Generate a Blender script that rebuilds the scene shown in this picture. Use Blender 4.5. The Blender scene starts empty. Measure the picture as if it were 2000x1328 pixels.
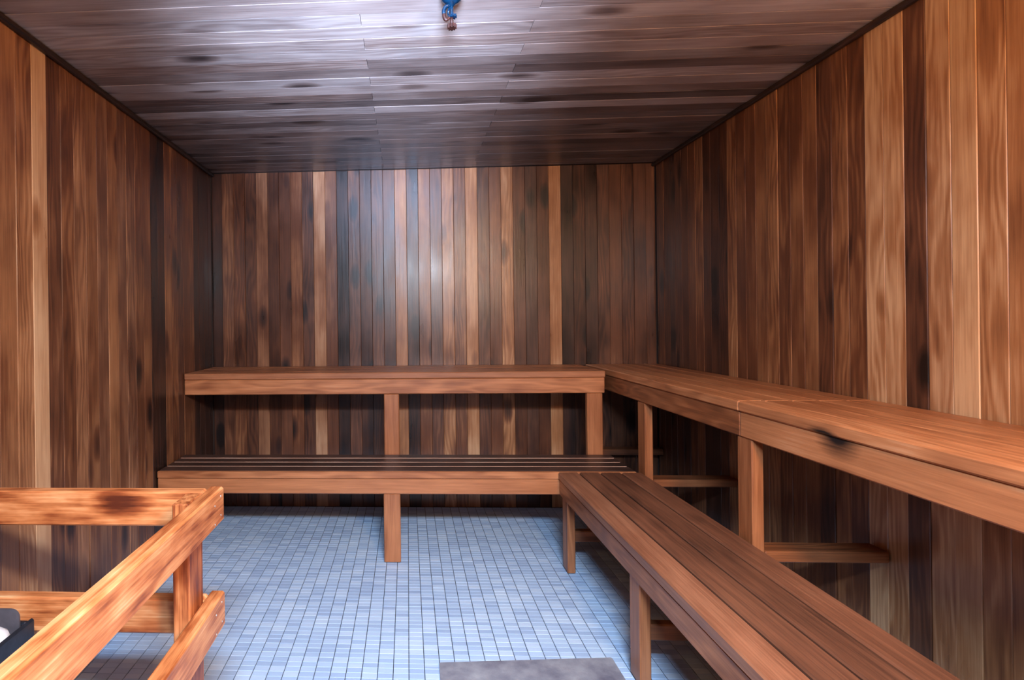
import bpy, bmesh, math, random
from mathutils import Matrix, Vector, noise as mnoise
random.seed(7)
scene = bpy.context.scene
COL = scene.collection

# ------------------------------------------------------------------ camera
H = 1.25
cam_data = bpy.data.cameras.new('camera')
cam = bpy.data.objects.new('camera', cam_data)
COL.objects.link(cam)
YAW, ROLL, PITCH = 0.0481, 0.0115, -0.0006
F = Vector((-math.sin(YAW), math.cos(YAW), 0)); R = Vector((math.cos(YAW), math.sin(YAW), 0)); U = Vector((0, 0, 1))
F, U = math.cos(PITCH)*F + math.sin(PITCH)*U, math.cos(PITCH)*U - math.sin(PITCH)*F
R, U = math.cos(ROLL)*R - math.sin(ROLL)*U, math.cos(ROLL)*U + math.sin(ROLL)*R
m = Matrix((R, U, -F)).transposed().to_4x4()
m.translation = (0, 0, H)
cam.matrix_world = m
cam_data.sensor_width = 36
cam_data.lens = 36*1085/2000
cam_data.shift_x = (1000-743.08)/2000
cam_data.shift_y = -(664-628.65)/2000
cam_data.clip_start = 0.02
scene.camera = cam

# ------------------------------------------------------------------ world, exposure
world = bpy.data.worlds.new('world'); scene.world = world
world.use_nodes = True
world.node_tree.nodes['Background'].inputs[0].default_value = (0.05, 0.06, 0.08, 1)
world.node_tree.nodes['Background'].inputs[1].default_value = 0.2
vs = scene.view_settings
vs.view_transform = 'Standard'; vs.look = 'None'; vs.gamma = 1.0; vs.use_curve_mapping = False
vs.exposure = 0.0
LAMP_COLOR = (0.58, 0.77, 1.0)
WARM_COLOR = (1.0, 0.61, 0.29)
def lamp_light(name, kind, loc, aim, power, color, **kw):
    ld = bpy.data.lights.new(name, kind); ld.energy = power; ld.color = color
    for k_, v_ in kw.items(): setattr(ld, k_, v_)
    o_ = bpy.data.objects.new(name, ld); COL.objects.link(o_)
    o_.location = loc
    o_.rotation_euler = (Vector(aim)-Vector(loc)).to_track_quat('-Z', 'Y').to_euler()
    return o_
# unseen entrance-wall lights: inferred cool flood and warm bulb, spot added to brighten the ceiling
lamp_light('flood_lamp_light', 'AREA', (.15, -.30, 2.00), (.05, 1.75, .1), 90, LAMP_COLOR, shape='RECTANGLE', size=.6, size_y=.2, spread=math.radians(108))
lamp_light('added_ceiling_spot', 'SPOT', (.0, -.26, 1.52), (-.12, 1.85, 2.34), 2000, (0.50, 0.66, 1.0), spot_size=math.radians(38), spot_blend=1.0, shadow_soft_size=.22)
lamp_light('bulb_light', 'POINT', (.75, -.20, 1.95), (0, 0, 0), 158, WARM_COLOR, shadow_soft_size=.13)

# ------------------------------------------------------------------ room dimensions (metres)
XL, XR, D, Y0, ZC = -1.3287, 1.640, 3.744, -0.40, 2.274
YUP, YLOW = 3.230, 2.862               # front edges of the back benches
XRU, XRL = 1.172, 0.757                # front edges of the right benches
ZUT, ZLT = 0.954, 0.476                # seat heights
SLAT = 0.038

# ------------------------------------------------------------------ materials
class NT:
    def __init__(s, name):
        s.mat = bpy.data.materials.new(name); s.mat.use_nodes = True
        s.t = s.mat.node_tree; s.bsdf = s.t.nodes['Principled BSDF']
    def n(s, kind, **kw):
        nd = s.t.nodes.new(kind)
        for k, v in kw.items():
            if k.startswith('i_'):
                key = k[2:]; key = int(key) if key.isdigit() else key.replace('_', ' ')
                s.set(nd.inputs[key], v)
            else: setattr(nd, k, v)
        return nd
    def set(s, sock, v):
        if isinstance(v, bpy.types.NodeSocket): s.t.links.new(v, sock)
        else: sock.default_value = v
    def math(s, op, a, b=0.0, c=None, clamp=False):
        nd = s.t.nodes.new('ShaderNodeMath'); nd.operation = op; nd.use_clamp = clamp
        s.set(nd.inputs[0], a); s.set(nd.inputs[1], b)
        if c is not None: s.set(nd.inputs[2], c)
        return nd.outputs[0]
    def vmath(s, op, a, b):
        nd = s.t.nodes.new('ShaderNodeVectorMath'); nd.operation = op
        s.set(nd.inputs[0], a); s.set(nd.inputs[1], b)
        return nd.outputs[0]
    def noise(s, vec, scale=1.0, detail=3.0, rough=0.55):
        nd = s.n('ShaderNodeTexNoise', i_Vector=vec, i_Scale=scale, i_Detail=detail, i_Roughness=rough)
        return nd.outputs['Fac']
    def ramp(s, fac, stops):
        nd = s.t.nodes.new('ShaderNodeValToRGB'); s.set(nd.inputs[0], fac)
        cr = nd.color_ramp
        while len(cr.elements) < len(stops): cr.elements.new(0.5)
        for e, (p, c) in zip(cr.elements, stops): e.position = p; e.color = (*c, 1)
        return nd.outputs[0]
    def mix(s, fac, a, b, mode='MIX'):
        nd = s.t.nodes.new('ShaderNodeMix'); nd.data_type = 'RGBA'; nd.blend_type = mode
        s.set(nd.inputs[0], fac)
        for sock, v in ((nd.inputs[6], a), (nd.inputs[7], b)):
            s.set(sock, v if isinstance(v, bpy.types.NodeSocket) else (*v, 1))
        return nd.outputs[2]
    def out(s, name, v): s.set(s.bsdf.inputs[name], v)

def wood(name, stops, bscale=(2.6, 7, 7), rough=(0.36, 0.3), streak=0.35, blotch=0.55, ring=0.16, spec=0.5, knots=0.5, coat=0.0, mark=None):
    """Cedar: grain runs along each board's local X; obj.color[0] is the board's tone, obj.color[1] its greyness."""
    b = NT(name)
    info = b.n('ShaderNodeObjectInfo')
    tc = b.n('ShaderNodeTexCoord')
    sep = b.n('ShaderNodeSeparateColor', i_0=info.outputs['Color'])
    rnd = info.outputs['Random']
    comb = b.n('ShaderNodeCombineXYZ', i_0=b.math('MULTIPLY', rnd, 37.0), i_1=b.math('MULTIPLY', rnd, 91.0), i_2=b.math('MULTIPLY', rnd, 53.0))
    P = b.vmath('ADD', tc.outputs['Object'], comb.outputs[0])
    grain = b.noise(b.vmath('MULTIPLY', P, (2.5, 70, 70)), 1.0, 5.0, 0.65)
    fine = b.noise(b.vmath('MULTIPLY', P, (6, 230, 230)), 1.0, 2.0)
    blot = b.noise(b.vmath('MULTIPLY', P, bscale), 1.0, 3.0, 0.5)
    warp = b.noise(b.vmath('MULTIPLY', P, (1.6, 9, 9)), 1.0, 2.0)
    sp = b.n('ShaderNodeSeparateXYZ', i_0=P)
    ph = b.math('ADD', b.math('MULTIPLY', sp.outputs[1], 220.0), b.math('MULTIPLY', warp, 42.0))
    rings = b.math('SINE', ph)
    gate = b.math('GREATER_THAN', b.math('FRACT', b.math('MULTIPLY', rnd, 7.31)), 0.45)
    t = sep.outputs[0]
    t = b.math('ADD', t, b.math('MULTIPLY', b.math('SUBTRACT', grain, 0.5), streak))
    t = b.math('ADD', t, b.math('MULTIPLY', b.math('SUBTRACT', fine, 0.5), streak*0.7))
    t = b.math('ADD', t, b.math('MULTIPLY', b.math('SUBTRACT', blot, 0.5), blotch))
    t = b.math('ADD', t, b.math('MULTIPLY', b.math('MULTIPLY', rings, gate), ring*0.4))
    if knots:
        vor = b.n('ShaderNodeTexVoronoi', i_Vector=b.vmath('MULTIPLY', P, (2.2, 5.5, 5.5)), i_Scale=1.0)
        kf = b.n('ShaderNodeMapRange', i_0=vor.outputs['Distance'], i_1=0.05, i_2=0.22, i_3=1.0, i_4=0.0).outputs[0]
        t = b.math('SUBTRACT', t, b.math('MULTIPLY', kf, knots))
    t = b.math('MAXIMUM', b.math('MINIMUM', t, 1.0), 0.0)
    col = b.ramp(t, stops)
    hue = b.noise(b.vmath('MULTIPLY', P, (1.7, 3, 3)), 1.0, 2.0)
    col = b.mix(b.math('MULTIPLY', hue, 0.35), col, (1.0, 0.62, 0.36), 'MULTIPLY')
    bw = b.n('ShaderNodeRGBToBW', i_0=col).outputs[0]
    grey = b.mix(0.5, b.n('ShaderNodeCombineColor', i_0=bw, i_1=bw, i_2=bw).outputs[0], col)
    col = b.mix(sep.outputs[1], col, grey)
    if mark:                                            # a burn on the wood, with shadow on the apron: (centre, size) in local coordinates
        c, s_ = mark
        v = b.vmath('DIVIDE', b.vmath('SUBTRACT', tc.outputs['Object'], c), s_)
        ln = b.n('ShaderNodeVectorMath', operation='LENGTH', i_0=v).outputs['Value']
        mf = b.n('ShaderNodeMapRange', i_0=b.math('ADD', ln, b.math('MULTIPLY', b.math('SUBTRACT', grain, 0.5), 0.9)), i_1=0.35, i_2=1.1, i_3=1.0, i_4=0.0).outputs[0]
        col = b.mix(mf, col, (0.012, 0.008, 0.007))
    b.out('Base Color', col)
    b.out('Roughness', b.math('ADD', b.math('MULTIPLY', blot, rough[1]), rough[0]-rough[1]*0.5))
    b.out('Specular IOR Level', spec)
    if coat:
        b.out('Coat Weight', coat); b.out('Coat Roughness', 0.25)
    bump = b.n('ShaderNodeBump', i_Strength=0.25, i_Distance=0.002, i_Height=b.math('ADD', grain, b.math('MULTIPLY', blot, 1.5)))
    b.out('Normal', bump.outputs[0])
    return b.mat

WALL_STOPS = [(0.0, (.012, .007, .006)), (0.25, (.060, .023, .013)), (0.5, (.150, .056, .025)), (0.75, (.37, .172, .075)), (1.0, (.64, .40, .22))]
BENCH_STOPS = [(0.0, (.02, .009, .006)), (0.25, (.09, .032, .015)), (0.5, (.27, .092, .034)), (0.75, (.52, .21, .085)), (1.0, (.76, .44, .24))]
GUARD_STOPS = [(0.0, (.09, .018, .006)), (0.25, (.27, .066, .018)), (0.5, (.56, .195, .064)), (0.75, (.78, .36, .15)), (1.0, (.92, .66, .38))]
M_WALL = wood('cedar_panelling', WALL_STOPS, rough=(0.33, 0.28), blotch=0.7)
CEIL_STOPS = [(0.0, (.02, .014, .015)), (0.25, (.085, .055, .048)), (0.5, (.21, .14, .115)), (0.75, (.42, .33, .29)), (1.0, (.66, .58, .52))]
M_CEIL = wood('greyed_cedar_ceiling', CEIL_STOPS, rough=(0.38, 0.2), blotch=0.55)
M_BENCH = wood('cedar_bench_timber', BENCH_STOPS, rough=(0.42, 0.2), blotch=0.35, knots=0.15)
M_BURNT_SHADED_APRON = wood('burnt_shaded_apron', BENCH_STOPS, rough=(0.42, 0.2), blotch=0.35, knots=0.1, mark=((.755, .019, .050), (.085, .05, .062)))  # burn smear, with the shadow under the chipped slat painted in
M_BURNT_SLAT = wood('burnt_bench_slat', BENCH_STOPS, rough=(0.42, 0.2), blotch=0.35, knots=0.1, mark=((.80, .045, -.016), (.060, .03, .016)))
M_GUARD = wood('pine_guard_timber', GUARD_STOPS, rough=(0.45, 0.2), streak=0.75, blotch=1.15, knots=0.5, bscale=(8, 26, 26))

def plain(name, col, rough=0.5, metal=0.0, nscale=0, namt=0.0, spec=0.5):
    b = NT(name)
    c = (*col, 1)
    if nscale:
        tc = b.n('ShaderNodeTexCoord')
        f = b.noise(tc.outputs['Object'], nscale, 4.0)
        lo = tuple(max(0, x*(1-namt)) for x in col); hi = tuple(min(1, x*(1+namt)) for x in col)
        b.out('Base Color', b.ramp(f, [(0.3, lo), (0.7, hi)]))
    else: b.out('Base Color', c)
    b.out('Roughness', rough); b.out('Metallic', metal); b.out('Specular IOR Level', spec)
    return b.mat

M_GROUT = plain('dark_grout', (.035, .045, .06), 0.8, nscale=30, namt=0.3)
M_BACKING = plain('shadow_gap_backing', (.03, .015, .01), 0.8, nscale=12, namt=0.3)
M_DARKTRIM = wood('dark_trim_timber', WALL_STOPS, rough=(0.5, 0.2), knots=0)

TX, TY = 0.0560, 0.0290                # tile pitch
def tile_mat():
    b = NT('grey_mosaic_tile')
    geo = b.n('ShaderNodeNewGeometry')
    v = b.vmath('DIVIDE', b.vmath('ADD', geo.outputs['Position'], (0.008+20*TX, 20*TY, 0)), (TX, TY, 1))
    fl = b.n('ShaderNodeVectorMath', operation='FLOOR', i_0=v).outputs[0]
    fl = b.vmath('MULTIPLY', fl, (1, 1, 0))
    wn = b.n('ShaderNodeTexWhiteNoise', i_Vector=fl)
    cloud = b.noise(geo.outputs['Position'], 2.2, 3.0)
    speck = b.noise(geo.outputs['Position'], 160.0, 2.0)
    f = b.math('ADD', b.math('MULTIPLY', wn.outputs['Value'], 0.55), b.math('MULTIPLY', cloud, 0.45))
    f = b.math('ADD', f, b.math('MULTIPLY', b.math('SUBTRACT', speck, 0.5), 0.15))
    col = b.ramp(f, [(0.1, (.35, .47, .68)), (0.5, (.47, .62, .83)), (0.9, (.61, .74, .90))])
    b.out('Base Color', col)
    b.out('Roughness', b.math('ADD', b.math('MULTIPLY', wn.outputs['Value'], 0.15), 0.42))
    b.out('Specular IOR Level', 0.4)
    return b.mat
M_TILE = tile_mat()

def mat_mat():
    b = NT('mottled_grey_rubber')
    tc = b.n('ShaderNodeTexCoord')
    f = b.noise(tc.outputs['Object'], 9.0, 5.0, 0.6)
    col = b.ramp(f, [(0.3, (.13, .125, .17)), (0.5, (.24, .24, .28)), (0.7, (.36, .36, .39))])
    b.out('Base Color', col); b.out('Roughness', 0.75)
    bump = b.n('ShaderNodeBump', i_Strength=0.4, i_Distance=0.002, i_Height=b.noise(tc.outputs['Object'], 220.0, 2.0))
    b.out('Normal', bump.outputs[0])
    return b.mat
M_MAT = mat_mat()
M_BLUE = plain('blue_enamel', (.0015, .020, .048), 0.22, 0.2, nscale=60, namt=0.5)
M_COPPER = plain('rusty_copper', (.038, .010, .006), 0.5, 0.2, nscale=90, namt=0.5)
M_STEEL = plain('dark_grey_steel', (.03, .036, .05), 0.4, 0.6, nscale=40, namt=0.25)
M_STEEL2 = plain('brushed_heater_steel', (.28, .28, .30), 0.4, 0.8, nscale=25, namt=0.15)
M_STONE = plain('grey_heater_stone', (.17, .16, .18), 0.85, nscale=18, namt=0.35)
M_STONEW = plain('white_heater_stone', (.80, .78, .78), 0.7, nscale=18, namt=0.08)
M_PLATE = plain('dull_grey_plate', (.13, .12, .14), 0.5, 0.4, nscale=25, namt=0.2)
M_NAIL = plain('bright_nail_head', (.75, .72, .66), 0.3, 0.8, nscale=50, namt=0.1)
M_LAMPBODY = plain('white_lamp_housing', (.7, .7, .68), 0.4, nscale=10, namt=0.05)
def glow(name, col, st):
    b = NT(name); b.out('Base Color', (0.9, 0.9, 0.9, 1)); b.out('Emission Color', (*col, 1)); b.out('Emission Strength', st)
    return b.mat
M_LAMP = glow('lit_frosted_glass', LAMP_COLOR, 3.0)
M_BULB = glow('lit_warm_globe', WARM_COLOR, 3.0)

# ------------------------------------------------------------------ helpers
def link(o, parent=None):
    COL.objects.link(o)
    if parent is not None: o.parent = parent
    return o
def thing(name, label, cat, loc, group=None):
    o = bpy.data.objects.new(name, None); o.empty_display_size = 0.1
    o.location = loc; COL.objects.link(o)
    o['label'] = label; o['category'] = cat
    if group: o['group'] = group
    return o
def mesh_from_bm(bm, name, mat, smooth=False):
    me = bpy.data.meshes.new(name); bm.normal_update(); bm.to_mesh(me); bm.free()
    me.materials.append(mat)
    if smooth:
        for p in me.polygons: p.use_smooth = True
    return me
_cache = {}
def box_mesh(l, w, t, bev, mat):
    key = ('box', round(l, 4), round(w, 4), round(t, 4), bev, mat.name)
    if key not in _cache:
        bm = bmesh.new(); bmesh.ops.create_cube(bm, size=1.0)
        bmesh.ops.scale(bm, vec=(l, w, t), verts=bm.verts)
        if bev: bmesh.ops.bevel(bm, geom=bm.edges[:], offset=bev, segments=1, affect='EDGES', profile=0.5)
        _cache[key] = mesh_from_bm(bm, 'timber', mat)
    return _cache[key]
def panel_mesh(l, w, t, ch, mat):
    """Tongue-and-groove board: length along X, face at z=0 with two chamfered long edges, body behind it."""
    key = ('panel', round(l, 4), round(w, 4), mat.name)
    if key not in _cache:
        h = w/2-0.0001
        prof = [(-h, -t), (h, -t), (h, -ch), (h-ch, 0), (-h+ch, 0), (-h, -ch)]
        bm = bmesh.new(); rings = []
        for x in (-l/2, l/2): rings.append([bm.verts.new((x, y, z)) for y, z in prof])
        a, b_ = rings
        for i in range(6):
            j = (i+1) % 6
            bm.faces.new((a[i], b_[i], b_[j], a[j]))
        bm.faces.new(a); bm.faces.new(b_[::-1])
        bmesh.ops.recalc_face_normals(bm, faces=bm.faces[:])
        _cache[key] = mesh_from_bm(bm, 'board', mat)
    return _cache[key]
def frame(length, normal, loc):
    x = Vector(length).normalized(); z = Vector(normal).normalized(); y = z.cross(x)
    M = Matrix((x, y, z)).transposed().to_4x4(); M.translation = loc
    return M
def put(me, name, M, parent, tone=0.5, grey=0.0):
    o = bpy.data.objects.new(name, me); link(o, parent)
    o.matrix_basis = (parent_loc(parent).inverted() @ M) if parent else M
    o.color = (min(1, max(0, tone)), grey, 0, 1)
    return o
def parent_loc(p):
    M = p.matrix_basis.copy()
    while p.parent is not None:
        p = p.parent; M = p.matrix_basis @ M
    return M
def timber(name, parent, lo, hi, axis, mat=None, tone=0.55, grey=0.0, bev=0.004):
    """A bevelled timber between two opposite corners, grain along axis."""
    c = [(a+b)/2 for a, b in zip(lo, hi)]; s = [b-a for a, b in zip(lo, hi)]
    i = 'xyz'.index(axis); d = [0, 0, 0]; d[i] = 1
    if axis == 'x': nrm, w, t = (0, 0, 1), s[1], s[2]
    elif axis == 'y': nrm, w, t = (0, 0, 1), s[0], s[2]
    else: nrm, w, t = (0, -1, 0), s[0], s[1]
    return put(box_mesh(s[i], w, t, bev, mat or M_BENCH), name, frame(d, nrm, c), parent, tone, grey)
def structure(name, lo, hi, mat, tone=0.3):
    o = timber(name, None, lo, hi, 'x', mat, tone, bev=0)
    o['kind'] = 'structure'
    return o
def lathe(prof, seg, mat, name, smooth=True):
    bm = bmesh.new(); rings = []
    for r, z in prof:
        rings.append([bm.verts.new((r*math.cos(2*math.pi*k/seg), r*math.sin(2*math.pi*k/seg), z)) for k in range(seg)])
    for a, b_ in zip(rings, rings[1:]):
        for k in range(seg): bm.faces.new((a[k], a[(k+1) % seg], b_[(k+1) % seg], b_[k]))
    bm.faces.new(rings[0][::-1]); bm.faces.new(rings[-1])
    bmesh.ops.recalc_face_normals(bm, faces=bm.faces[:])
    return mesh_from_bm(bm, name, mat, smooth)
def tube(pts, rad, mat, name, seg=10):
    bm = bmesh.new(); rings = []
    pts = [Vector(p) for p in pts]
    for i, p in enumerate(pts):
        d = (pts[min(i+1, len(pts)-1)]-pts[max(i-1, 0)]).normalized()
        u = d.cross(Vector((0.1, 1, 0.2))).normalized(); v = d.cross(u)
        r = rad[i] if isinstance(rad, (list, tuple)) else rad
        rings.append([bm.verts.new(p+r*(math.cos(2*math.pi*k/seg)*u+math.sin(2*math.pi*k/seg)*v)) for k in range(seg)])
    for a, b_ in zip(rings, rings[1:]):
        for k in range(seg): bm.faces.new((a[k], a[(k+1) % seg], b_[(k+1) % seg], b_[k]))
    bm.faces.new(rings[0][::-1]); bm.faces.new(rings[-1])
    bmesh.ops.recalc_face_normals(bm, faces=bm.faces[:])
    return mesh_from_bm(bm, name, mat, True)

# ------------------------------------------------------------------ room shell with its boards
TH = 0.014
wall_back = structure('wall_back', (XL-.1, D+TH, -.1), (XR+.1, D+TH+.08, ZC+.1), M_BACKING)
wall_left = structure('wall_left', (XL-TH-.08, Y0-.1, -.1), (XL-TH, D+.1, ZC+.1), M_BACKING)
wall_right = structure('wall_right', (XR+TH, Y0-.1, -.1), (XR+TH+.08, D+.1, ZC+.1), M_BACKING)
wall_front = structure('wall_front', (XL-.1, Y0-TH-.08, -.1), (XR+.1, Y0-TH, ZC+.1), M_BACKING)
ceiling = structure('ceiling', (XL-.1, Y0-.1, ZC+TH), (XR+.1, D+.1, ZC+TH+.08), M_BACKING)
floor = structure('floor', (XL-.02, Y0-.02, -.10), (XR+.02, D+.02, -.0025), M_GROUT)

def tilt(M):                              # boards are never laid perfectly flush
    return M @ Matrix.Rotation(random.uniform(-.012, .012), 4, 'X') @ Matrix.Rotation(random.uniform(-.002, .002), 4, 'Y')
def lay_wall(parent, kind, e0, pitch, lo, hi, tones, default):
    k0 = math.floor((lo-e0)/pitch); k1 = math.ceil((hi-e0)/pitch)
    for k in range(k0, k1):
        a, b_ = max(lo, e0+k*pitch), min(hi, e0+(k+1)*pitch)
        if b_-a < 0.012: continue
        w = b_-a; c = (a+b_)/2; tn = tones.get(k, default+random.uniform(-.2, .2)); tn += random.uniform(-.03, .03)
        me = panel_mesh(ZC-.004, w, TH, .0020, M_WALL)
        pz = ZC/2
        proud = random.uniform(-.0012, .0012)
        if kind == 'back': M = frame((0, 0, 1), (0, -1, 0), (c, D+proud, pz))
        elif kind == 'front': M = frame((0, 0, 1), (0, 1, 0), (c, Y0+proud, pz))
        elif kind == 'left': M = frame((0, 0, 1), (1, 0, 0), (XL+proud, c, pz))
        else: M = frame((0, 0, 1), (-1, 0, 0), (XR+proud, c, pz))
        put(me, 'board', tilt(M), parent, tn, random.choice((0, .1, .2)) if tn < .45 or random.random() < .3 else 0.0)

back_t = dict(zip(range(-11, 27), [.25, .5, .45, .38, .65, .35, .45, .55, .38, .82, .5, .10, .42, .28, .42, .35, .68, .24, .6, .45, .7, .5, .8, .38, .5, .72, .35, .32, .35, .8, .22, .25, .25, .35, .48, .4, .42, .45]))
back_t = {k_: v_-.045 for k_, v_ in back_t.items()}
lay_wall(wall_back, 'back', -.47, .0788, XL+.001, XR-.001, back_t, .4)
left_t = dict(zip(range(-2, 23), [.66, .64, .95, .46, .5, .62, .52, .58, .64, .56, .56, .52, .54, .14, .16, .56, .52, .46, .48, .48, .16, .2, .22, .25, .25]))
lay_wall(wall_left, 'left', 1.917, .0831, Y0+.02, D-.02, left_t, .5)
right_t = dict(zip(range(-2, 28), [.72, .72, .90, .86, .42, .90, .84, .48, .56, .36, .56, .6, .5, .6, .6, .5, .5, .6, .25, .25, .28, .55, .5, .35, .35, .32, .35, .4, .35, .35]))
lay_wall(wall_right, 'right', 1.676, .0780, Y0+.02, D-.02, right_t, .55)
lay_wall(wall_front, 'front', -.47, .0788, XL+.02, XR-.02, {}, .45)

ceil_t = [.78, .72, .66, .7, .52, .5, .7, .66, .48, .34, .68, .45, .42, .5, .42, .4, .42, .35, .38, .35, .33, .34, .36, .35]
pitch = .0800
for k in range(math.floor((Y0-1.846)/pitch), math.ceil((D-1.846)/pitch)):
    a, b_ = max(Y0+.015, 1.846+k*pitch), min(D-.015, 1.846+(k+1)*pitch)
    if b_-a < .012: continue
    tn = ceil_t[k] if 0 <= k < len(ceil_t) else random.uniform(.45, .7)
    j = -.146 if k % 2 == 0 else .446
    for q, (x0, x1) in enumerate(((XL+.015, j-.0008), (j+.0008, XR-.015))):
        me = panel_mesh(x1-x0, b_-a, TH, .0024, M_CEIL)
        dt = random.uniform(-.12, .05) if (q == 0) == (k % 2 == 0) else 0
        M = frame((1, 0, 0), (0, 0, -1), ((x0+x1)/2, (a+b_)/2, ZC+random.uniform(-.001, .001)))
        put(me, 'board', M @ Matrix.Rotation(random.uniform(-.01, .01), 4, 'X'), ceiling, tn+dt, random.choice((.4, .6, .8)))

def trim(name, lo, hi, axis, tone=.06):
    o = timber(name, None, lo, hi, axis, M_DARKTRIM, tone, .3, .005); o['kind'] = 'structure'
    return o
trim('trim_1', (XL+.003, Y0+.02, ZC-.024), (XL+.024, D-.004, ZC-.002), 'y')
trim('trim_2', (XR-.024, Y0+.02, ZC-.024), (XR-.003, D-.004, ZC-.002), 'y')

# mosaic floor: the 300 nearest tiles in view are single pieces, the rest one part
def tile_geo(bm, cx, cy, w, l, top, bot, ch):
    vs_ = []
    for (dx, dy, z) in ((w, l, bot), (w, l, top-ch), (w-ch, l-ch, top)):
        vs_.append([bm.verts.new((cx+sx*dx, cy+sy*dy, z)) for sx, sy in ((-1, -1), (1, -1), (1, 1), (-1, 1))])
    for a, b_ in zip(vs_, vs_[1:]):
        for k in range(4): bm.faces.new((a[k], a[(k+1) % 4], b_[(k+1) % 4], b_[k]))
    bm.faces.new(vs_[-1])
MATP = [(.102, 2.027), (.736, 2.076), (.742, 1.05), (.085, 1.05)]
cells = []
ix0, ix1 = math.ceil((XL+.008)/TX), math.floor((XR+.008)/TX)
iy0, iy1 = math.ceil(Y0/TY), math.floor(D/TY)
for i in range(ix0, ix1):
    for j in range(iy0, iy1):
        cells.append((i, j, -.008+(i+.5)*TX, (j+.5)*TY))
def on_show(x, y):
    if not (1.96 < y < 2.5 and -.74 < x < .76): return False
    u = 801+x*1085/y; 
    if y < 2.05 and .08 < x < .74: return False
    return u > 170
near = sorted([c for c in cells if on_show(c[2], c[3])], key=lambda c: c[3])[:300]
nearset = {(c[0], c[1]) for c in near}
bm = bmesh.new(); tile_geo(bm, 0, 0, TX/2-.0013, TY/2-.0006, .0, -.006, .0008)
tile_me = mesh_from_bm(bm, 'tile', M_TILE)
for i, j, x, y in near:
    o = put(tile_me, 'tile', Matrix.Translation((x, y, random.uniform(-.0004, .0004))) @ Matrix.Rotation(random.uniform(-.004, .004), 4, 'X'), floor)
bm = bmesh.new()
for i, j, x, y in cells:
    if (i, j) not in nearset: tile_geo(bm, x, y, TX/2-.0013, TY/2-.0006, random.uniform(-.0004, .0004), -.006, .0008)
o = put(mesh_from_bm(bm, 'tile_field', M_TILE), 'tile_field', Matrix.Identity(4), floor)
o['kind'] = 'stuff'

# ------------------------------------------------------------------ benches
def slats_x(parent, x0, x1, y0, y1, n, ztop, tone, grey, gap=.008, joint=None):
    p = (y1-y0+gap)/n
    for k in range(n):
        a = y0+k*p
        timber('slat', parent, (x0, a, ztop-SLAT), (x1, a+p-gap, ztop+random.uniform(-.001, 0)), 'x', tone=tone+random.uniform(-.06, .06), grey=grey, bev=.005)
def slats_y(parent, x0, x1, y0, y1, n, ztop, tones, grey, gap=.008, joint=None):
    p = (x1-x0+gap)/n
    for k in range(n):
        a = x0+k*p
        spans = [(y0, y1)] if joint is None else [(y0, joint-.001), (joint+.001, y1)]
        for s0, s1 in spans:
            timber('slat', parent, (a, s0, ztop-SLAT), (a+p-gap, s1, ztop+random.uniform(-.001, 0)), 'y', M_BURNT_SLAT if joint and k == 0 and s0 == y0 else M_BENCH, tone=tones[k]+random.uniform(-.04, .04), grey=grey, bev=.005)

# upper bench on the back wall
BX0 = XL+.004
ub = thing('sauna_bench', 'upper cedar bench along the back wall, butting against the side bench', 'bench', (0, YUP+.25, 0))
slats_x(ub, BX0, 1.128, YUP, D-.012, 5, ZUT, .55, .1)
timber('apron', ub, (BX0, YUP+.006, ZUT-SLAT-.089), (1.125, YUP+.044, ZUT-SLAT-.001), 'x', tone=.64)
for x in (-.141, 1.026):
    timber('post', ub, (x, YUP+.010, .004), (x+.088, YUP+.048, ZUT-SLAT-.090), 'z', tone=.58)
timber('ledger', ub, (BX0, D-.046, ZUT-SLAT-.089), (1.125, D-.006, ZUT-SLAT-.001), 'x', tone=.4)
for x in (BX0, -.115, 1.05):
    timber('joist', ub, (x, YUP+.045, ZUT-SLAT-.089), (x+.038, D-.047, ZUT-SLAT-.001), 'y', tone=.4)

# lower bench on the back wall
lbn = thing('sauna_bench', 'lower cedar bench along the back wall with dark slats', 'bench', (0, YLOW+.2, 0))
slats_x(lbn, BX0, 1.15, YLOW+.020, YUP+.004, 4, ZLT, .20, .8)
timber('nosing', lbn, (BX0, YLOW, ZLT-SLAT), (1.15, YLOW+.0195, ZLT-.001), 'x', tone=.62, bev=.004)
for k_ in (1, 2, 3):                                    # pale strips painted as the highlight along the slat edges
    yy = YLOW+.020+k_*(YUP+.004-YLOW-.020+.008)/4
    timber('lit_edge', lbn, (BX0+.01, yy-.004, ZLT-.014), (1.14, yy-.0002, ZLT+.0006), 'x', tone=.80, grey=.8, bev=.001)
timber('apron', lbn, (BX0, YLOW+.006, ZLT-SLAT-.080), (XRL+.02, YLOW+.044, ZLT-SLAT-.001), 'x', tone=.66)
timber('leg', lbn, (-.132, YLOW+.008, .004), (-.046, YLOW+.046, ZLT-SLAT-.081), 'z', tone=.62)
for x in (BX0, -.11, 1.05):
    timber('joist', lbn, (x, YLOW+.045, ZLT-SLAT-.080), (x+.038, YUP+.003, ZLT-SLAT-.001), 'y', tone=.35)
timber('rear_rail', lbn, (BX0, YUP-.036, ZLT-SLAT-.170), (1.15, YUP+.003, ZLT-SLAT-.081), 'x', tone=.3)

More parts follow.
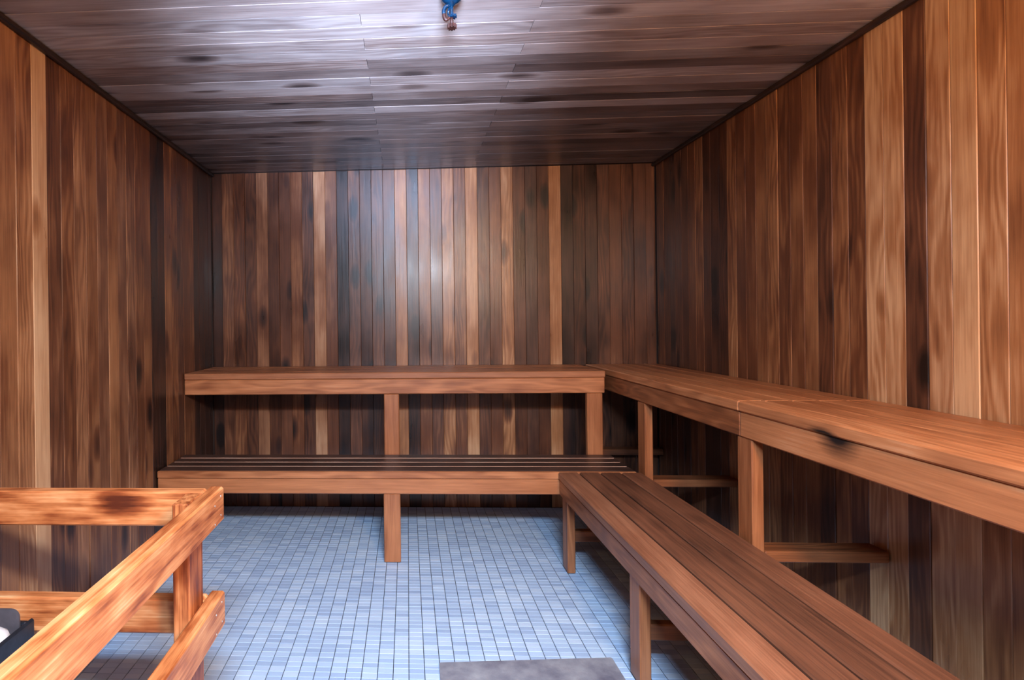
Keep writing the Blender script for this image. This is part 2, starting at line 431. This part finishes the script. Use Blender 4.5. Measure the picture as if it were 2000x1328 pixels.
# upper bench on the right wall
YJ = 2.035
ur = thing('sauna_bench', 'upper cedar bench along the right wall with a burnt spot on its edge', 'bench', (XRU+.2, 1.7, 0))
p = (XR-.006-XRU+.006)/5
slats_y(ur, XRU, XR-.008, Y0+.03, D-.012, 5, ZUT, [.74, .66, .64, .62, .60], 0.0, .006, joint=YJ)
a0 = timber('apron', ur, (XRU+.006, Y0+.03, ZUT-SLAT-.089), (XRU+.044, YJ-.001, ZUT-SLAT-.001), 'y', M_BURNT_SHADED_APRON, tone=.70)
timber('apron', ur, (XRU+.006, YJ+.001, ZUT-SLAT-.089), (XRU+.044, D-.012, ZUT-SLAT-.001), 'y', tone=.50)
for y in (.30, 1.974, 2.840):
    timber('post', ur, (XRU+.010, y, .004), (XRU+.050, y+.086, ZUT-SLAT-.090), 'z', tone=.56)
for y in (.30, 1.972, 2.842):
    timber('bracket', ur, (XRU+.051, y, .405), (XR-.006, y+.086, .443), 'x', tone=.45)
    timber('joist', ur, (XRU+.045, y+.02, ZUT-SLAT-.089), (XR-.006, y+.058, ZUT-SLAT-.001), 'x', tone=.35)
timber('bracket', ur, (XRU+.03, D-.10, .372), (XR-.006, D-.012, .410), 'x', tone=.32)

# lower bench on the right wall
lr = thing('sauna_bench', 'lower cedar bench below the right-hand upper bench, with a lighter front slat', 'bench', (XRL+.2, 1.5, 0))
slats_y(lr, XRL, XRU-.002, Y0+.03, YLOW-.004, 4, ZLT, [.52, .36, .38, .40], .35)
timber('apron', lr, (XRL+.006, Y0+.03, ZLT-SLAT-.080), (XRL+.044, YLOW+.003, ZLT-SLAT-.001), 'y', tone=.56)
for y in (.28, 1.08, 1.915, 2.762):
    timber('leg', lr, (XRL+.016, y, .004), (XRL+.054, y+.086, ZLT-SLAT-.081), 'z', tone=.58)
    timber('brace', lr, (XRL+.055, y+.020, .150), (XRU-.003, y+.058, .205), 'x', tone=.4)
    timber('joist', lr, (XRL+.045, y+.02, ZLT-SLAT-.080), (XRU-.003, y+.058, ZLT-SLAT-.001), 'x', tone=.35)

# ------------------------------------------------------------------ heater guard
GX, GY, GF = -.489, 1.432, .22          # outer right face, outer rear face, front
gd = thing('heater_guard', 'orange pine guard rail fence around the heater', 'fence', (-.9, .9, 0))
RAILS = ((.731, .820), (.455, .545))
nail_me = lathe([(.0005, 0), (.0026, 0), (.0026, .0010), (.0012, .0016)], 8, M_NAIL, 'nail')
def nails(parent, pts, nrm):
    for p_ in pts:
        put(nail_me, 'nail', frame((0, 0, 1) if abs(nrm[2]) < .5 else (1, 0, 0), nrm, p_), parent)
for z0, z1 in RAILS:
    s = timber('side_rail', gd, (GX-.038, GF, z0), (GX, GY+.016, z1), 'y', M_GUARD, .50, bev=.005)
    nails(s, [(GX, GY-.012, z1-.018), (GX, GY-.055, z1-.030), (GX, GY-.012, z0+.022), (GX, GY-.055, z0+.012)], (1, 0, 0))
    timber('rear_rail', gd, (XL+.006, GY-.038, z0), (GX-.0385, GY, z1), 'x', M_GUARD, .52, bev=.005)
    timber('front_rail', gd, (XL+.006, GF, z0), (GX-.0385, GF+.038, z1), 'x', M_GUARD, .52, bev=.005)
for y in (GY-.038-.0895, GF+.0385):
    timber('post', gd, (GX-.038-.0415, y, .004), (GX-.0385, y+.089, .818), 'z', M_GUARD, .36, bev=.003)

# ------------------------------------------------------------------ heater and its stones
hx0, hx1, hy0, hy1, hz = XL+.06, -.932, .70, 1.338, .513
ht = thing('sauna_heater', 'steel sauna heater with dark rim standing inside the guard rail', 'heater', ((hx0+hx1)/2, (hy0+hy1)/2, 0))
def hbox(name, lo, hi, mat, bev=.003, par=None): return timber(name, par or ht, lo, hi, 'x', mat, .5, bev=bev)
hbox('body', (hx0+.006, hy0+.006, .10), (hx1-.006, hy1-.006, hz-.045), M_STEEL2, .006)
hbox('rim', (hx1-.012, hy0, hz-.044), (hx1, hy1, hz+.012), M_STEEL, .005)
hbox('rim', (hx0, hy0, hz-.044), (hx0+.020, hy1, hz+.012), M_STEEL, .005)
hbox('rim', (hx0+.0205, hy0, hz-.044), (hx1-.0125, hy0+.020, hz+.012), M_STEEL, .005)
hbox('rim', (hx0+.0205, hy1-.018, hz-.044), (hx1-.0125, hy1, hz+.006), M_STEEL, .005)
for x in (hx0+.03, hx1-.06):
    for y in (hy0+.03, hy1-.06):
        hbox('foot', (x, y, .004), (x+.03, y+.03, .099), M_STEEL, .002)
bm = bmesh.new()                                        # sheet standing at the far end, rounded upper corners
bx0, bx1, bz0, bz1, br = hx0+.03, -.957, hz-.043, .556, .022
prof = [(bx0, bz0), (bx1, bz0)]
prof += [(bx1-br+br*math.cos(a*math.pi/12), bz1-br+br*math.sin(a*math.pi/12)) for a in range(7)]
prof += [(bx0+br-br*math.sin(a*math.pi/12), bz1-br+br*math.cos(a*math.pi/12)) for a in range(7)]
fr = [bm.verts.new((x, hy1-.024, z)) for x, z in prof]; bk = [bm.verts.new((x, hy1-.019, z)) for x, z in prof]
bm.faces.new(fr); bm.faces.new(bk[::-1])
for k in range(len(prof)): bm.faces.new((fr[k], bk[k], bk[(k+1) % len(prof)], fr[(k+1) % len(prof)]))
bmesh.ops.recalc_face_normals(bm, faces=bm.faces[:])
put(mesh_from_bm(bm, 'back_plate', M_PLATE), 'back_plate', Matrix.Identity(4), ht)
def stone(x, y, z, r, white, seed):
    rs = random.Random(seed)
    bm = bmesh.new(); bmesh.ops.create_icosphere(bm, subdivisions=2, radius=1.0)
    off = Vector((rs.random()*50, rs.random()*50, rs.random()*50))
    k_ = .12 if white else .28
    for v in bm.verts:
        d = 1+k_*mnoise.noise(v.co*1.1+off)+.3*k_*mnoise.noise(v.co*3+off)
        v.co = v.co*d*r
        v.co.z *= .85
    o = bpy.data.objects.new('heater_stone', mesh_from_bm(bm, 'heater_stone', M_STONEW if white else M_STONE, True))
    link(o); o.rotation_euler = (0, 0, rs.uniform(0, 6))
    o.location = (x, y, z-min(v.co.z for v in o.data.vertices)+.0008)
    o['label'] = 'smooth white stone lying on the heater beside its dark rim' if white else 'rough grey stone lying in the heater tray'
    o['category'] = 'stone'
    if not white: o['group'] = 'grey stones in the heater'
    return o
k = 0
for ix in range(4):
    for iy in range(7):
        k += 1
        x = hx0+.058+ix*.068; y = hy0+.062+iy*.080
        if ix == 3 and iy == 6: stone(-.989, 1.264, hz-.045, .040, True, 3)
        elif not (ix >= 2 and iy >= 5): stone(x, y, hz-.045, .026, False, k)

# ------------------------------------------------------------------ sprinkler, mat, lamp
SX, SY, px = .146, 1.70, .00157
sk = thing('fire_sprinkler', 'blue sprinkler head with rusty copper deflector hanging from the ceiling', 'sprinkler', (SX, SY, ZC-.002))
zz = lambda v: (2.226-v*px)-(ZC-.002)
def sp(name, me, x=0.0, z=0.0): return put(me, name, Matrix.Translation((SX+x, SY, ZC-.002+z)), sk)
sp('escutcheon', lathe([(.036, -.0005), (.036, -.012), (.033, zz(-8)), (.030, zz(0)), (.020, zz(5)), (.010, zz(9)), (.006, zz(13))], 28, M_BLUE, 'escutcheon'))
sp('stem', lathe([(.0058, zz(11)), (.0052, zz(20)), (.0046, zz(28)), (.0046, zz(31))], 14, M_BLUE, 'stem'))
def arc(pts, n=14):
    out = []
    for i in range(n+1):
        t = i/n*(len(pts)-1); a = min(int(t), len(pts)-2); f = t-a
        p0, p1, p2, p3 = [Vector(pts[max(0, min(len(pts)-1, q))]) for q in (a-1, a, a+1, a+2)]
        out.append(.5*((2*p1)+(-p0+p2)*f+(2*p0-5*p1+4*p2-p3)*f*f+(-p0+3*p1-3*p2+p3)*f**3))
    return out
def P2(u, v, y=0): return ((u-882)*px, y, zz(v))
sp('yoke_arm', tube(arc([P2(880, 10), P2(872, 12), P2(867, 19), P2(867, 27)]), [.0045]*3+[.006]*12, M_BLUE, 'yoke_arm'))
sp('yoke_arm', tube(arc([P2(867, 27), P2(868, 34), P2(872, 38), P2(879, 33)]), [.0058]*10+[.005, .0045, .004, .0035, .003], M_COPPER, 'yoke_arm'))
sp('yoke_arm', tube(arc([P2(880, 10), P2(876, 18, .012), P2(877, 26, .012), P2(880, 31)]), .0035, M_BLUE, 'yoke_arm'))
def gear(r, h, n, mat, name):
    bm = bmesh.new(); lo, hi = [], []
    for k in range(n*4):
        rr = r if k % 4 < 2 else r*.72
        a = 2*math.pi*k/(n*4)
        lo.append(bm.verts.new((rr*math.cos(a), rr*math.sin(a), -h/2))); hi.append(bm.verts.new((rr*math.cos(a), rr*math.sin(a), h/2)))
    for k in range(n*4): bm.faces.new((lo[k], lo[(k+1) % (n*4)], hi[(k+1) % (n*4)], hi[k]))
    bm.faces.new(hi); bm.faces.new(lo[::-1])
    return mesh_from_bm(bm, name, mat)
sp('hub', gear(.0125, .008, 8, M_BLUE, 'hub'), .003, zz(32))
sp('pin', lathe([(.0050, zz(35)), (.0042, zz(38)), (.0055, zz(41)), (.0036, zz(43)), (.0040, zz(50))], 12, M_COPPER, 'pin'))
sp('deflector', gear(.0145, .0125, 9, M_COPPER, 'deflector'), 0.0, zz(51.5))

bm = bmesh.new()
top = [bm.verts.new((x-.41, y-1.55, .007)) for x, y in MATP]; bot = [bm.verts.new((x-.41, y-1.55, .0)) for x, y in MATP]
bm.faces.new(top); bm.faces.new(bot[::-1])
for k in range(4): bm.faces.new((top[k], bot[k], bot[(k+1) % 4], top[(k+1) % 4]))
bmesh.ops.recalc_face_normals(bm, faces=bm.faces[:])
bmesh.ops.bevel(bm, geom=[e for e in bm.edges if abs(e.verts[0].co.z-e.verts[1].co.z) > .001], offset=.006, segments=2, affect='EDGES', profile=.5)
mt = bpy.data.objects.new('floor_mat', mesh_from_bm(bm, 'floor_mat', M_MAT)); link(mt); mt.location = (.41, 1.55, .001)
mt['label'] = 'mottled grey rubber mat lying on the tiled floor'; mt['category'] = 'mat'

LX, LZ = .15, 2.00
lamp = thing('wall_lamp', 'long cool flood lamp on the entrance wall under the ceiling', 'lamp', (LX, Y0+.004, LZ))
timber('housing', lamp, (LX-.34, Y0+.003, LZ-.14), (LX+.34, Y0+.040, LZ+.14), 'x', M_LAMPBODY, bev=.006)
timber('diffuser', lamp, (LX-.31, Y0+.0405, LZ-.105), (LX+.31, Y0+.085, LZ+.105), 'x', M_LAMP, bev=.015)
timber('added_spot_housing', lamp, (LX-.22, Y0+.003, LZ-.56), (LX-.08, Y0+.09, LZ-.50), 'x', M_LAMPBODY, bev=.01)  # unseen housing and conduit added to go with the ceiling spot
timber('conduit', lamp, (LX-.16, Y0+.003, LZ-.499), (LX-.14, Y0+.023, LZ-.141), 'z', M_LAMPBODY, bev=.004)
bulb = thing('wall_lamp', 'small warm globe lamp on the entrance wall near the right benches', 'lamp', (.75, Y0+.004, 1.95))
timber('bracket', bulb, (.70, Y0+.003, 1.90), (.80, Y0+.045, 2.00), 'x', M_LAMPBODY, bev=.006)
put(lathe([(.001, -.05), (.025, -.043), (.043, -.025), (.05, 0), (.043, .025), (.025, .043), (.001, .05)], 20, M_BULB, 'globe'), 'globe', Matrix.Translation((.75, Y0+.096, 1.95)), bulb)

# entrance door in the front wall, behind the camera
door = timber('door_1', None, (-.95, Y0+.004, .01), (-.20, Y0+.040, 1.93), 'z', M_BENCH, .55); door['kind'] = 'structure'
timber('door_handle', door, (-.30, Y0+.041, .95), (-.27, Y0+.075, 1.20), 'z', M_BENCH, .7)
